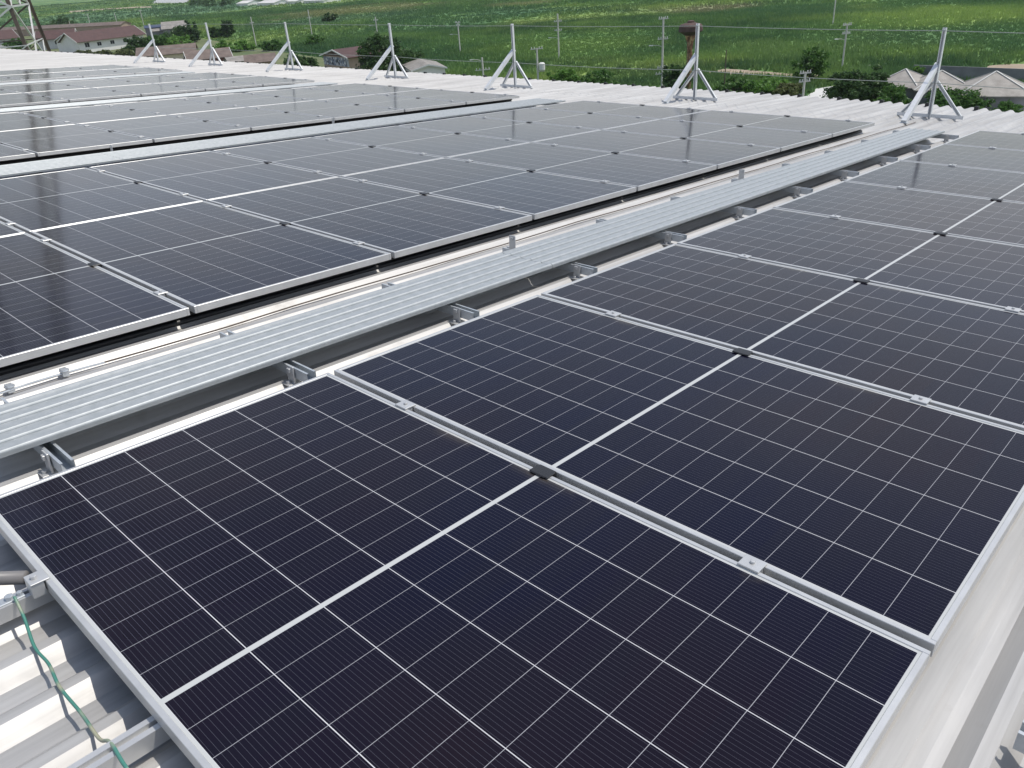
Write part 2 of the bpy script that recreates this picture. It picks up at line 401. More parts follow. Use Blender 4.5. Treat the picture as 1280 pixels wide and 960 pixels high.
# ------------------------------------------------------------------ solar panels
T = .035
def frame_mesh():
    mb = MB(); w_, l_ = PW, PL; t = LIP
    # four mitred side profiles as boxes butted end to end, top lip 1 mm above the glass
    mb.box(0, t, -l_, 0, -T, 0); mb.box(w_ - t, w_, -l_, 0, -T, 0)
    mb.box(t, w_ - t, -t, 0, -T, 0); mb.box(t, w_ - t, -l_, -l_ + t, -T, 0)
    return mb.mesh('frame', MT['alu'], .0012)
def glass_mesh():
    return MB().box(LIP, PW - LIP, -PL + LIP, -LIP, -.010, -.0022).mesh('laminate', MT['cells'])
def clamp_mesh():
    g = .024
    mb = MB().box(-.012, g + .012, -.027, .027, .001, .006).box(.003, g - .003, -.025, .025, -.034, .001)
    mb.lathe([(.0065, .0062), (.0065, .012), (.003, .0125)], 8); 
    for i in range(-24, 0): mb.v[i] = (mb.v[i][0] + g / 2, mb.v[i][1], mb.v[i][2])
    return mb.mesh('clamp', MT['alu'], .001)
def drain_mesh():
    mb = MB().box(-.028, .010, -.034, .034, .0008, .005).box(.0, .018, -.030, .030, -.02, .0048)
    mb.box(-.030, -.022, -.024, .024, -.0005, .0042)
    return mb.mesh('drain_clip', MT['black'], .0015)
FR, GL, CL, DR = frame_mesh(), glass_mesh(), clamp_mesh(), drain_mesh()
ORD = ['first', 'second', 'third', 'fourth', 'fifth', 'sixth', 'seventh', 'eighth']
PITCH = 1.168
def make_panel(name, cl):
    p = empty(name, 'x', 'solar panel')
    part('frame', FR, p); part('laminate', GL, p)
    for y in cl:
        c = part('clamp', CL, p); c.location = (PW, -y, 0)
    d = part('drain_clip', DR, p); d.location = (PW + .003, -PL / 2, 0)
    return p
protoA = make_panel('solar_panel', (.425, 1.69)); protoB = make_panel('solar_panel', (.30, 1.79))
used = {0: False, 1: False}
def place_panel(which, a, b, label, group):
    src = protoB if which else protoA
    p = src if not used[which] else copy_tree(src)
    used[which] = True
    onroof(p, a, b, 0); p['label'] = label; p['category'] = 'solar panel'; p['group'] = group
    return p
ROWS = [(0.0, 'row right of the front walkway', 'right of the walkway'),
        (-1.07 - PL, 'front row left of the front walkway', ''), (-1.07 - 2 * PL - .014, 'rear row before the second walkway', ''),
        (-6.52 - PL, 'front row beyond the second walkway', ''), (-6.53 - 2 * PL - .014, 'rear row before the third walkway', ''),
        (-12.05 - PL, 'front row beyond the third walkway', ''), (-12.06 - 2 * PL - .014, 'rear row before the fourth walkway', ''),
        (-17.60 - PL, 'front row beyond the fourth walkway', ''), (-17.61 - 2 * PL - .014, 'farthest row beyond the fourth walkway', '')]
grp = ['panels right of the front walkway'] + ['panels left of the front walkway'] * 2 + ['panels beyond the second walkway'] * 2 + ['panels beyond the third walkway'] * 2 + ['panels beyond the fourth walkway'] * 2
panel_list = []
for r, (b0, desc, _) in enumerate(ROWS):
    for k in range(8):
        a0 = k * PITCH + .012
        vis = False; near = False
        for fa in (0, .25, .5, .75, 1):
            for fb in (0, .25, .5, .75, 1):
                P = RW(a0 + fa * PW, b0 + fb * PL, 0); v = P - CAMW
                if v.dot(c_f) < .1: continue
                x, y = pix(P)
                if -420 < x < 1500 and -50 < y < 1150: near = True
        if near: panel_list.append((r, k, a0, b0))
for r, k, a0, b0 in panel_list:
    kk = 7 - k
    lab = 'dark solar panel, %s from the eave in the %s' % (ORD[kk], ROWS[r][1])
    p = place_panel(1 if r else 0, a0, b0, lab, grp[r])
# rails under the rows
def rail(b, a0, a1, label):
    mb = MB(); sec = [(-.02, -.04), (.02, -.04), (.02, 0), (.006, 0), (.006, -.012), (-.006, -.012), (-.006, 0), (-.02, 0)]
    mb.extrude(sec, (a0, 0, 0), (a1, 0, 0), (0, 1, 0), (0, 0, 1))
    o = mb.build('mounting_rail', MT['alu'])
    onroof(o, 0, b, -.036); tag(o, label, 'rail', 'mounting rails')
    ft = MB().box(-.025, .025, -.032, .032, HR + .036, HR + .041).box(-.02, .02, .0205, .0255, HR + .041, -.005).mesh('rail_foot', MT['galv'])
    a = .55
    while a < a1:
        f = part('rail_foot', ft, o); f.location = (a, 0, 0); a += PITCH * 2 if b < 0 else PITCH
    return o
rail(.45, -.62, 9.45, 'silver aluminium rail under the foreground panels, carrying the grey pipe')
rail(1.05, -.62, 9.45, 'silver aluminium rail stub poking out at the bottom left panel edge')
rail(1.70, -.30, 9.45, 'silver aluminium rail under the free edge of the foreground panels')
def gap_darkener(b, a0, a1, label):  # black tubes added to fill the gap below a row with darkness
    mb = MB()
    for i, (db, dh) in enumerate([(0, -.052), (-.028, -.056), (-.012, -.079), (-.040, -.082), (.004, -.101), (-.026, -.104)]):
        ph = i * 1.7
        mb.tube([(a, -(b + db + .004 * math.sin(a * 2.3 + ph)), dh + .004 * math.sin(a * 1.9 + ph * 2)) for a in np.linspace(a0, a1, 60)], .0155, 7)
    return tag(onroof(mb.build('gap_darkener', MT['black'], None, 0, True)), label, 'cables', 'added tubes darkening the gaps under the panel rows')
gap_darkener(-1.20, .1, 9.3, 'added black tubes darkening the gap under the front row left of the front walkway')
gap_darkener(-6.66, .1, 9.3, 'added black tubes darkening the gap under the front row beyond the second walkway')
# end clamp on the nearest panel's outer edge
ec = MB().box(-.032, .010, -.024, .024, .0006, .0046).box(-.032, -.003, -.022, .022, -.036, -.0005).tube([(-.017, 0, .004), (-.017, 0, .013)], .0075, 6)
tag(onroof(ec.build('end_clamp', MT['alu'], None, .001), .012, .47, 0), 'silver end clamp holding the outer left edge of the nearest panel', 'clamp')

# ------------------------------------------------------------------ walkways
def plank_mesh(width, n, a0, a1, joints):
    p = width / n; sec = []
    for i in range(n):
        y = -width / 2 + i * p
        sec += [(y + .010 - .010 * math.cos(t_), .0095 * math.sin(t_)) for t_ in np.linspace(0, math.pi, 9)]
    sec += [(width / 2 - .012, 0), (width / 2 - .008, .006), (width / 2, .006), (width / 2, -.013)]
    sec2 = [(y_, z_ - .002) for y_, z_ in reversed(sec[:-1])]
    sec2 = [(width / 2 - .003, -.013)] + [(min(y_, width / 2 - .003), z_) for y_, z_ in sec2] 
    sec2[-1] = (-width / 2 + .003, -.002)
    sec2 += [(-width / 2 + .003, -.013), (-width / 2, -.013)]
    full = sec + sec2
    mb = MB(); cuts = [a0] + joints + [a1]
    for s_, e_ in zip(cuts[:-1], cuts[1:]):
        mb.extrude(full, (s_, 0, 0), (e_ - .003, 0, 0), (0, 1, 0), (0, 0, 1))
    return mb.mesh('plank', MT['plank'])
def channel_mesh(L_):
    # open strut channel along y, lips upwards
    sec = [(-.0205, 0), (-.0205, .041), (-.012, .041), (-.012, .0385), (-.018, .0385), (-.018, .0025), (.018, .0025), (.018, .0385), (.012, .0385), (.012, .041), (.0205, .041), (.0205, 0)]
    return MB().extrude(sec, (0, -L_ / 2, 0), (0, L_ / 2, 0), (1, 0, 0), (0, 0, 1)).mesh('support_channel', MT['galv'])
def foot_mesh(h):
    mb = MB().box(-.024, .024, -.03, .03, 0, .004).box(-.022, .022, -.003, .003, .004, h)
    mb.box(-.009, .009, .003, .012, h - .024, h - .008)
    mb.tube([(0, .016, .004), (0, .016, .014)], .008, 8)
    return mb.mesh('foot_bracket', MT['alu'], .0008)
def walkway(label, bc, width, n, stubs, a0, a1, ups=(), joints=()):
    w_ = empty('walkway', label, 'walkway', 'metal walkways between the panel rows')
    onroof(w_, 0, bc, 0)
    part('plank', plank_mesh(width, n, a0, a1, list(joints)), w_)
    CLN = width + .29
    cm = channel_mesh(CLN); fm = foot_mesh(.072); fu = foot_mesh(.150)
    for i, a in enumerate(stubs):
        c = part('support_channel', cm, w_); c.location = (a, 0, -.068)
        f1 = part('foot_bracket', fm, w_); f1.location = (a - .027, -(width / 2 + .045), HR); f1.rotation_euler.z = math.pi / 2
        f2 = part('foot_bracket', fu if i in ups else fm, w_); f2.location = (a - .027, width / 2 + (.06 if i in ups else -.05), HR); f2.rotation_euler.z = math.pi / 2
    return w_
stubs = [.27 + .875 * i for i in range(11)]
walkway('ribbed galvanised metal walkway, nearest one, running past the foreground panels', -.425, .36, 5, stubs, .12, 9.05, (3, 6), (2.72, 5.4))
walkway('second ribbed metal walkway, narrow pale strip behind the two nearest left rows', -5.71, .54, 8, stubs, .12, 9.15, (3, 6), (2.72, 5.4))
walkway('third metal walkway from the front, thin pale strip between far panel rows', -11.20, .50, 7, stubs, .12, 9.1, (3,), (2.72, 5.4))
walkway('fourth metal walkway, farthest pale strip near the back panels', -16.75, .50, 7, stubs, .12, 9.1, (3,), (2.72, 5.4))
walkway('walkway at the right edge, only a channel end showing on white roof', 2.60, .36, 5, [1.10 + .875 * i - 1.75 for i in range(13)], -1.2, 9.05)

# ------------------------------------------------------------------ posts with the safety rope
POSTS = [(10.97, -.99, 1178, 34.7), (11.18, -4.51, 871.9, 29.4), (11.23, -8.35, 640.4, 29.7), (11.5, -12.16, 486.4, 28.9), (11.75, -16.53, 357.5, 27.5), (11.70, -20.43, 259, 28.3), (11.6, -23.74, 187, 29.8)]
PDESC = ['rightmost, beyond the front walkway end', 'in front of the rusty water tower', 'behind the second walkway end',
         'before the dark tree and white shed', 'left of the house with the painted gable', 'third from the left, over rust brown roofs', 'leftmost, right of the white houses']
PDESC[5] = 'second from the left, before dusty brown roofs'
CHN = [(-.0205, 0), (-.0205, .041), (-.011, .041), (-.011, .0385), (-.018, .0385), (-.018, .0025), (.018, .0025), (.018, .0385), (.011, .0385), (.011, .041), (.0205, .041), (.0205, 0)]
tops = []; mids = []
def chan(p, q, facing, sc=1.0):
    """strut channel from p to q, its open side towards 'facing'"""
    p, q = Vector(p), Vector(q); d = (q - p).normalized(); v = Vector(facing); v = (v - d * v.dot(d)).normalized(); u = d.cross(v)
    return MB().extrude([(a * sc, b_ * sc) for a, b_ in CHN], p - v * .02 * sc, q - v * .02 * sc, u, v)
for (a, b, tx, ty), ds in zip(POSTS, PDESC):
    base = RW(a, b, HR)
    t = empty('rope_post', 'galvanised braced rope post at the eave, ' + ds, 'post', 'rope posts along the eave')
    t.location = base
    zt = height_at(base, ty) - base.z
    H = zt; dn = -math.tan(SLOPE)
    def P_(da, db, h, plumb=0): return Vector((da, -db, h + (0 if plumb else da * dn)))
    back = (-1, 0, 0)
    chan((0, 0, .0), (0, 0, H), back, 1.0).build('post', MT['post'], t)
    for sgn in (-1, 1):
        foot = P_(.03, sgn * .355, .02)
        chan(foot, Vector((.03, -sgn * .012, .43 * H / 1.05)), (sgn * 0 - 1, 0, .2), .9).build('leg', MT['post'], t)
    bb_ = MB().box(-.0, .045, -.395, .395, 0.0, .004).box(-.004, 0, -.395, .395, 0, .042); o = bb_.build('base_bar', MT['post'], t)
    chan(P_(-.73, -.06, .01), Vector((.035, .02, .63 * H / 1.05)), (.63, 0, -.77), 1.4).build('brace', MT['post'], t)
    bf = MB().box(-.76, -.70, -.02 + .06 - .03, .06 + .04, .73 * SLOPE, .73 * SLOPE + .006).box(-.735, -.725, .03, .09, .73 * SLOPE, .73 * SLOPE + .04)
    bf.build('brace_foot', MT['galv'], t)
    for sgn in (-1, 0, 1):
        MB().box(-.01, .012, -sgn * .3 - .012, -sgn * .3 + .012, -.02, .0).build('bar_clip', MT['galv'], t)
    MB().tube([(-.03, 0, H - .03), (.03, 0, H - .03)], .012, 8).build('eye_bolt', MT['galv'], t)
    tops.append(base + Vector((-.03, 0, H - .03))); mids.append(base + Vector((-.03, 0, .40 * H)))
def rope(pts, sag, label):
    # anchored past both ends of the row of posts
    ext = [pts[0] + (pts[0] - pts[1])] + pts
    mb = MB(); path = []
    for p, q in zip(ext[:-1], ext[1:]):
        for i in range(10):
            f = i / 10; path.append(p.lerp(q, f) - Vector((0, 0, sag * 4 * f * (1 - f))))
    path.append(ext[-1]); mb.tube(path, .0045, 6)
    return tag(mb.build('safety_rope', MT['wire_steel'], None, 0, True), label, 'rope', 'ropes strung between the posts')
rope(tops, .012, 'upper steel rope strung across the tops of the posts')
rope(mids, .02, 'lower steel rope strung through the posts at mid height')

# lifeline cable on the roof between the front walkway and the left array
path = [(.10 - .3 + .37 * i, -1.000 + .004 * math.sin(i * 2.1), HP + .014 + .003 * math.sin(i * 1.3)) for i in range(30)]
lc = MB().tube([(a, -b, h) for a, b, h in path], .0036, 6)
lco = lc.build('lifeline_cable', MT['dark_steel'], None, 0, True); onroof(lco); tag(lco, 'thin dark wire rope lying along the roof between front walkway and left panels', 'cable')
lo2 = MB().tube([(a, -(b + .03 + .012 * math.sin(a * 9)), h + .012) for a, b, h in [(x, -1.005, HP + .012) for x in np.linspace(.1, .72, 14)]], .004, 6)
for a in (.27, .37, .57):
    lo2.tube([(a + .016 * math.cos(q), -(-.99 + .016 * math.sin(q)), HP + .035) for q in np.linspace(0, 2 * math.pi, 13)], .0035, 6)
    lo2.box(a - .012, a + .012, .975, 1.01, HP + .012, HP + .04)
lo2.build('rope_clips', MT['galv'], lco)

# conduit and earth wire at the lower left corner
cpts = [(-.008, .405, -.026), (-.2, .213, -.026), (-.5, -.087, -.03), (-.9, -.5, -.034)]
cp = MB().tube([(a, -b, h) for a, b, h in cpts], .0165, 14)
cpo = onroof(cp.build('conduit_pipe', MT['grey_pvc'], None, 0, True)); tag(cpo, 'grey round conduit pipe entering at the left edge of the nearest panel', 'pipe')
ew = [(-.052, .467, -.022), (-.055, .518, -.055), (-.067, .60, -.080), (-.064, .674, -.083), (-.073, .764, -.081), (-.070, .869, -.080), (-.072, .970, -.073), (-.068, 1.03, -.040), (-.074, 1.127, -.027), (-.063, 1.26, -.055), (-.07, 1.5, -.08)]
def smooth_path(P, n=6):
    P = [Vector(p) for p in P]; out_ = []
    for i in range(len(P) - 1):
        p0, p1, p2, p3 = P[max(i - 1, 0)], P[i], P[i + 1], P[min(i + 2, len(P) - 1)]
        for k in range(n):
            t = k / n; out_.append(.5 * ((2 * p1) + (p2 - p0) * t + (2 * p0 - 5 * p1 + 4 * p2 - p3) * t * t + (3 * p1 - p0 - 3 * p2 + p3) * t ** 3))
    return out_ + [P[-1]]
ewo = onroof(MB().tube([(p.x, -p.y, p.z) for p in smooth_path(ew)], .0036, 8).build('earth_wire', MT['earth_wire'], None, 0, True))
tag(ewo, 'green and yellow earth wire draped over the roof ribs at lower left', 'wire')
lug = MB().box(-.03, .03, -.012, .012, 0, .004).tube([(0, 0, .004), (0, 0, .014)], .010, 6).tube([(.022, 0, .004), (.022, 0, .012)], .007, 6)
lgo = onroof(lug.build('earth_lug', MT['galv'], None, .0008), -.06, .452, -.036); tag(lgo, 'small silver earth lug bolted to the rail beside the conduit pipe', 'lug')

# ------------------------------------------------------------------ houses and roofs below
def house(name, label, cat, p0, p1, depth, eave, rise, wall, roofm, over=.5, windows=(), gable_trim=True, base=0.0, hip=False, gwin=(), group=None):
    """gabled building: p0 to p1 is the foot of its front wall, the ridge runs parallel to it"""
    p0 = Vector((p0.x, p0.y, 0)); p1 = Vector((p1.x, p1.y, 0)); L = (p1 - p0).length; d = (p1 - p0) / L
    nrm = Vector((-d.y, d.x, 0))
    if nrm.dot(p0 - Vector((CAMW.x, CAMW.y, 0))) < 0: nrm = -nrm
    t = empty(name, label, cat, group)
    M = Matrix((d, nrm, Vector((0, 0, 1)))).transposed().to_4x4(); M.translation = p0; t.matrix_world = M
    flip = d.cross(nrm).z < 0
    mb = MB(); dd = depth; e = eave
    if hip:
        mb.box(0, L, 0, dd, base, e)
    else:
        mb.extrude([(0, base), (dd, base), (dd, e), (dd / 2, e + rise), (0, e)], (0, 0, 0), (L, 0, 0), (0, 1, 0), (0, 0, 1))
    wo_ = mb.build('wall', wall, t)
    rb = MB(); o = over; k = rise / (dd / 2); th = .12
    if hip:
        z0 = e - o * k * .0; P = [(-o, -o, e), (L + o, -o, e), (L + o, dd + o, e), (-o, dd + o, e), (-o, -o, e + .1), (L + o, -o, e + .1), (L + o, dd + o, e + .1), (-o, dd + o, e + .1)]
        half = min(L, dd) / 2 + o
        if L > dd: R0, R1 = (half - o, dd / 2, e + rise), (L - half + o, dd / 2, e + rise)
        else: R0, R1 = (L / 2, half - o, e + rise), (L / 2, dd - half + o, e + rise)
        if abs(L - dd) < .01:
            rb.add(P + [R0], [(3, 2, 1, 0), (0, 1, 5, 4), (1, 2, 6, 5), (2, 3, 7, 6), (3, 0, 4, 7), (4, 5, 8), (5, 6, 8), (6, 7, 8), (7, 4, 8)])
        elif L > dd:
            rb.add(P + [R0, R1], [(3, 2, 1, 0), (0, 1, 5, 4), (1, 2, 6, 5), (2, 3, 7, 6), (3, 0, 4, 7), (4, 5, 9, 8), (5, 6, 9), (6, 7, 8, 9), (7, 4, 8)])
        else:
            rb.add(P + [R0, R1], [(3, 2, 1, 0), (0, 1, 5, 4), (1, 2, 6, 5), (2, 3, 7, 6), (3, 0, 4, 7), (4, 5, 8), (5, 6, 9, 8), (6, 7, 9), (7, 4, 8, 9)])
    else:
        z0 = e - o * k + .03; zr = e + rise + .03
        rb.extrude([(-o, z0), (dd / 2, zr), (dd + o, z0), (dd + o, z0 + th), (dd / 2, zr + th), (-o, z0 + th)], (-o, 0, 0), (L + o, 0, 0), (0, 1, 0), (0, 0, 1))
    r_ = rb.build('roof', roofm, t)
    if hip and abs(L - dd) < .01:
        for cx_, cy_ in ((-o, -o), (L + o, -o), (L + o, dd + o), (-o, dd + o)):
            MB().bar((cx_, cy_, e + .14), (L / 2, dd / 2, e + rise + .05), .15, .07).build('hip_cap', MT['concrete'], r_)
    if gable_trim and not hip:
        for xx, s_ in ((-o, -1), (L + o, 1)):
            x0_, x1_ = (xx - .09, xx - .003) if s_ < 0 else (xx + .003, xx + .09)
            tb = MB().extrude([(-o, z0 - .1), (dd / 2, zr - .1), (dd + o, z0 - .1), (dd + o, z0 + th + .05), (dd / 2, zr + th + .05), (-o, z0 + th + .05)], (x0_, 0, 0), (x1_, 0, 0), (0, 1, 0), (0, 0, 1))
            tb.build('barge_board', MT['trim'], r_)
    for (fx, z, ww, hh) in windows:
        x = fx * L
        wf = MB().box(x - ww / 2 - .08, x + ww / 2 + .08, -.05, -.003, z - .08, z).box(x - ww / 2 - .08, x + ww / 2 + .08, -.05, -.003, z + hh, z + hh + .08)
        wf.box(x - ww / 2 - .08, x - ww / 2, -.05, -.003, z, z + hh).box(x + ww / 2, x + ww / 2 + .08, -.05, -.003, z, z + hh).box(x - .03, x + .03, -.05, -.003, z, z + hh)
        wn_ = wf.build('window', MT['trim'], t)
        MB().box(x - ww / 2, x + ww / 2, -.02, -.003, z, z + hh).build('pane', MT['glass_dark'], wn_)
    for (side, fy, z, ww, hh) in gwin:       # windows in a gable wall, side -1 at p0, +1 at p1
        y = fy * dd; xa, xb = (-.05, -.003) if side < 0 else (L + .003, L + .05)
        wf = MB().box(xa, xb, y - ww / 2 - .08, y + ww / 2 + .08, z - .08, z).box(xa, xb, y - ww / 2 - .08, y + ww / 2 + .08, z + hh, z + hh + .08)
        wf.box(xa, xb, y - ww / 2 - .08, y - ww / 2, z, z + hh).box(xa, xb, y + ww / 2, y + ww / 2 + .08, z, z + hh)
        wn_ = wf.build('window', MT['trim'], t)
        MB().box(xa + .02 if side < 0 else xa, xb if side < 0 else xb - .02, y - ww / 2, y + ww / 2, z, z + hh).build('pane', MT['glass_dark'], wn_)
    return t
Z = 4.0
house('white_house', 'long white house with brown roof and a row of small windows', 'house', at(97, 51.8, Z), at(178, 41.8, Z), 11, Z, 2.6, MT['white_wall'], MT['brown_roof'], .9,
      [(.12, 1.9, 1.6, 1.4), (.30, 1.9, 1.5, 1.1), (.50, 1.9, 1.5, 1.1), (.70, 1.9, 1.5, 1.1), (.88, 1.9, 1.4, 1.1)])
def gable_front(name, label, cat, pl, pr, length, eave, rise, wall, roofm, over=.5, gw=(), sw=(), wallextra=None, group=None):
    """building whose gable faces the camera: pl to pr is the foot of the gable wall, the ridge runs away"""
    pl = Vector((pl.x, pl.y, 0)); pr = Vector((pr.x, pr.y, 0)); dd = (pr - pl).length; g = (pr - pl) / dd
    away = Vector((-g.y, g.x, 0))
    if away.dot(pl - Vector((CAMW.x, CAMW.y, 0))) < 0: away = -away
    # front wall = right hand side wall, from gable corner pr going away
    t = empty(name, label, cat, group)
    M = Matrix((away, -g, Vector((0, 0, 1)))).transposed().to_4x4(); M.translation = pr; t.matrix_world = M
    L = length; e = eave; o = over; th = .12
    MB().extrude([(0, 0), (dd, 0), (dd, e), (dd / 2, e + rise), (0, e)], (0, 0, 0), (L, 0, 0), (0, 1, 0), (0, 0, 1)).build('wall', wall, t)
    k = rise / (dd / 2); z0 = e - o * k + .03; zr = e + rise + .03
    r_ = MB().extrude([(-o, z0), (dd / 2, zr), (dd + o, z0), (dd + o, z0 + th), (dd / 2, zr + th), (-o, z0 + th)], (-o, 0, 0), (L + o, 0, 0), (0, 1, 0), (0, 0, 1)).build('roof', roofm, t)
    MB().extrude([(-o, z0 - .1), (dd / 2, zr - .1), (dd + o, z0 - .1), (dd + o, z0 + th + .05), (dd / 2, zr + th + .05), (-o, z0 + th + .05)], (-o - .09, 0, 0), (-o - .003, 0, 0), (0, 1, 0), (0, 0, 1)).build('barge_board', MT['trim'], r_)
    for (f, z, ww, hh) in gw:
        y = (1 - f) * dd
        wf = MB().box(-.05, -.003, y - ww / 2 - .08, y + ww / 2 + .08, z - .08, z).box(-.05, -.003, y - ww / 2 - .08, y + ww / 2 + .08, z + hh, z + hh + .08)
        wf.box(-.05, -.003, y - ww / 2 - .08, y - ww / 2, z, z + hh).box(-.05, -.003, y + ww / 2, y + ww / 2 + .08, z, z + hh)
        wn_ = wf.build('window', MT['trim'], t); MB().box(-.025, -.003, y - ww / 2, y + ww / 2, z, z + hh).build('pane', MT['glass_dark'], wn_)
    for (x, z, ww, hh) in sw:
        wn_ = MB().box(x - ww / 2 - .08, x + ww / 2 + .08, -.05, -.003, z - .08, z).box(x - ww / 2 - .08, x + ww / 2 + .08, -.05, -.003, z + hh, z + hh + .08).build('window', MT['trim'], t)
        MB().box(x - ww / 2, x + ww / 2, -.025, -.003, z, z + hh).build('pane', MT['glass_dark'], wn_)
    return t, dd, e, rise
gable_front('white_house', 'white gabled wing with one window, left end of the long white house', 'house', at(70, 51, Z - .3), at(93, 52.2, Z - .3), 9, Z - .3, 1.9, MT['white_wall'], MT['brown_roof'], .6, gw=[(.42, 1.9, 1.4, 1.2)])
house('grey_house', 'grey walled house with brown roof behind the white gabled wing', 'house', at(46, 50, 3.6), at(92, 46, 3.6), 10, 3.6, 2.6, MT['pale_wall'], MT['brown_roof'], .6, [(.2, 1.5, 1.2, 1.2), (.5, 1.5, 1.2, 1.2)])
house('grey_house', 'pale house with brown roof behind the pylon legs at far left', 'house', at(-30, 52, 3.6), at(22, 46.5, 3.6), 11, 3.6, 2.8, MT['pale_wall'], MT['brown_roof'], .6, [(.5, 1.6, 1.0, 1.2), (.65, 1.6, 1.0, 1.2), (.8, 1.6, 1.0, 1.2), (.93, 1.6, 1.0, 1.2)])
house('long_shed', 'long low pale roofed shed behind the brown roofs at far left', 'shed', at(-20, 39.5, 3), at(150, 31, 3), 7, 3, 1.2, MT['tan_wall'], MT['dusk_roof'], .4, gable_trim=False)
house('grey_shed', 'shed with pale grey roof right of the long white house', 'shed', at(203, 36.5, 3.4), at(232, 34, 3.4), 12, 3.4, 2.2, MT['grey_block'], MT['grey_roof'], .5, gable_trim=False)
house('open_shelter', 'low grey roofed shelter before the pale grey shed', 'shelter', at(190, 39.5, 2.7), at(213, 37.5, 2.7), 5, 2.7, .7, MT['grey_block'], MT['grey_roof'], .3, gable_trim=False)
house('tarp_shed', 'shed under a dark blue tarpaulin beside the long white house', 'shed', at(181, 35.5, 3.6), at(204, 33.5, 3.6), 5, 3.6, .8, MT['grey_block'], MT['tarp'], .3, gable_trim=False)
house('brown_roofed_house', 'low house with dusty brown roof behind the leftmost rope post', 'house', at(172, 71, 3.2), at(243, 64.5, 3.2), 9, 3.2, 1.7, MT['cream_wall'], MT['dusk_roof'], .5, gable_trim=False)
house('rust_roofed_shed', 'rust walled shed with dusty brown roof and white edge behind the second rope post', 'shed', at(236, 75.5, 3.0), at(288, 70, 3.0), 8, 3.0, 1.6, MT['red_roof'], MT['dusk_roof'], .5)
house('grey_roofed_shed', 'low grey roofed shed right of the rust brown roof', 'shed', at(287, 78, 2.6), at(318, 74.5, 2.6), 6, 2.6, .8, MT['pale_wall'], MT['grey_roof'], .4, gable_trim=False)
house('brown_roofed_shed', 'low brown roofed shed in front of the dark bush', 'shed', at(308, 79, 2.8), at(344, 75.5, 2.8), 6, 2.8, 1.3, MT['tan_wall'], MT['dusk_roof'], .4, gable_trim=False)
t, dd, e, rise = gable_front('mural_house', 'small house with brown roof and painted grey mural across its gable front', 'house', at(403.5, 69, 3.6), at(435.5, 72, 3.6), 8.5, 3.6, 1.25, MT['tan_wall'], MT['brown_roof'], .55, sw=[(4.0, 1.6, 3.0, 1.5)])
MB().box(-.03, -.003, .12, dd - .12, 1.75, 3.45).build('mural', MT['mural'], t)
MB().box(.1, 8.4, -.02, -.003, .0, 1.5).build('side_panel', MT['cream_wall'], t)
MB().extrude([(.5, e + .02), (dd - .5, e + .02), (dd / 2, e + rise - .12)], (-.02, 0, 0), (-.003, 0, 0), (0, 1, 0), (0, 0, 1)).build('gable_panel', MT['brown_roof'], t)
t2, dd2, e2, r2_ = gable_front('white_shed', 'white shed with low grey roof right of the dark tree', 'shed', at(516, 88.5, 2.9), at(556, 84.5, 2.9), 11, 2.9, .7, MT['white_wall'], MT['grey_roof'], .4)
# hip roofs on the right
for i, (x0, y0, x1, y1, dp, ds) in enumerate([(1092, 108, 1146, 111, 5.6, 'leftmost of three, between bush and rope post'), (1146, 113.5, 1213, 112, 6.2, 'middle of three, behind the nearest rope post'), (1199, 121, 1290, 121, 7.6, 'rightmost and largest of three, at right edge')]):
    p0, p1 = at(x0, y0, 1.9), at(x1, y1, 1.9)
    house('hip_roofed_house', 'weathered tan hip roof, ' + ds, 'house', p0, p1, (p1 - p0).length, 1.9, 1.9 if i < 2 else 2.3, MT['grey_block'], MT['tan_roof'], .35, hip=True, group='houses with tan hip roofs')
gw_ = MB(); A_, B_ = at(1140, 99), at(1330, 108); gw_.bar((A_.x, A_.y, 1.0), (B_.x, B_.y, 1.0), .2, 2.0)
tag(gw_.build('boundary_wall', MT['grey_block']), 'long grey boundary wall behind the tan hip roofs', 'wall')
# far buildings by the lake
for i, (x, y, L_, cx) in enumerate([(296, 7.5, 22, 'small far white roof, leftmost beyond the dark far trees'), (322, 7.2, 34, 'far white roofs in the middle of the far group'), (352, 5.2, 30, 'far pale roof between two white ones'), (380, 4.2, 40, 'far white roof, rightmost and longest beyond the fields')]):
    p = at(x, y); q = at(x + L_ * .62, y - .6)
    house('distant_building', cx, 'building', p, q, 14, 1.6, 1.5, MT['white_wall'], MT['concrete'], .4, gable_trim=False, group='white roofs far across the fields')

# ------------------------------------------------------------------ water tower, poles, pylon
wp = at(860, 121); wt = empty('water_tower', 'rusty champagne glass shaped water tower behind the rope post', 'water tower'); wt.location = (wp.x, wp.y, 0)
Hw = height_at(wp, 25.5); sc = dist(wp) / 990.67 * 1.06
k = Hw / (121 - 25.5)
MB().lathe([(3.0 * sc, 0), (2.6 * sc, .30 * Hw), (2.7 * sc, .62 * Hw), (3.4 * sc, .72 * Hw), (5.4 * sc, .80 * Hw), (6.0 * sc, .812 * Hw)]).build('stem', MT['stem'], wt, 0, True)
MB().lathe([(6.0 * sc, .8125 * Hw), (9.5 * sc, .842 * Hw), (12.4 * sc, .862 * Hw), (12.7 * sc, .87 * Hw), (12.3 * sc, .925 * Hw), (11.0 * sc, .95 * Hw), (5.0 * sc, .972 * Hw), (3.8 * sc, .975 * Hw), (3.8 * sc, .992 * Hw), (2.0 * sc, 1.0 * Hw)]).build('tank', MT['rust'], wt)
ld = MB()
for s_ in (-.18, .18): ld.bar((-3.2 * sc - .1, s_, .2), (-3.2 * sc - .1, s_, .80 * Hw), .04, .04)
for i in range(22): ld.bar((-3.2 * sc - .1, -.18, .4 + i * .34), (-3.2 * sc - .1, .18, .4 + i * .34), .03, .03)
ld.build('ladder', MT['dark_steel'], wt)

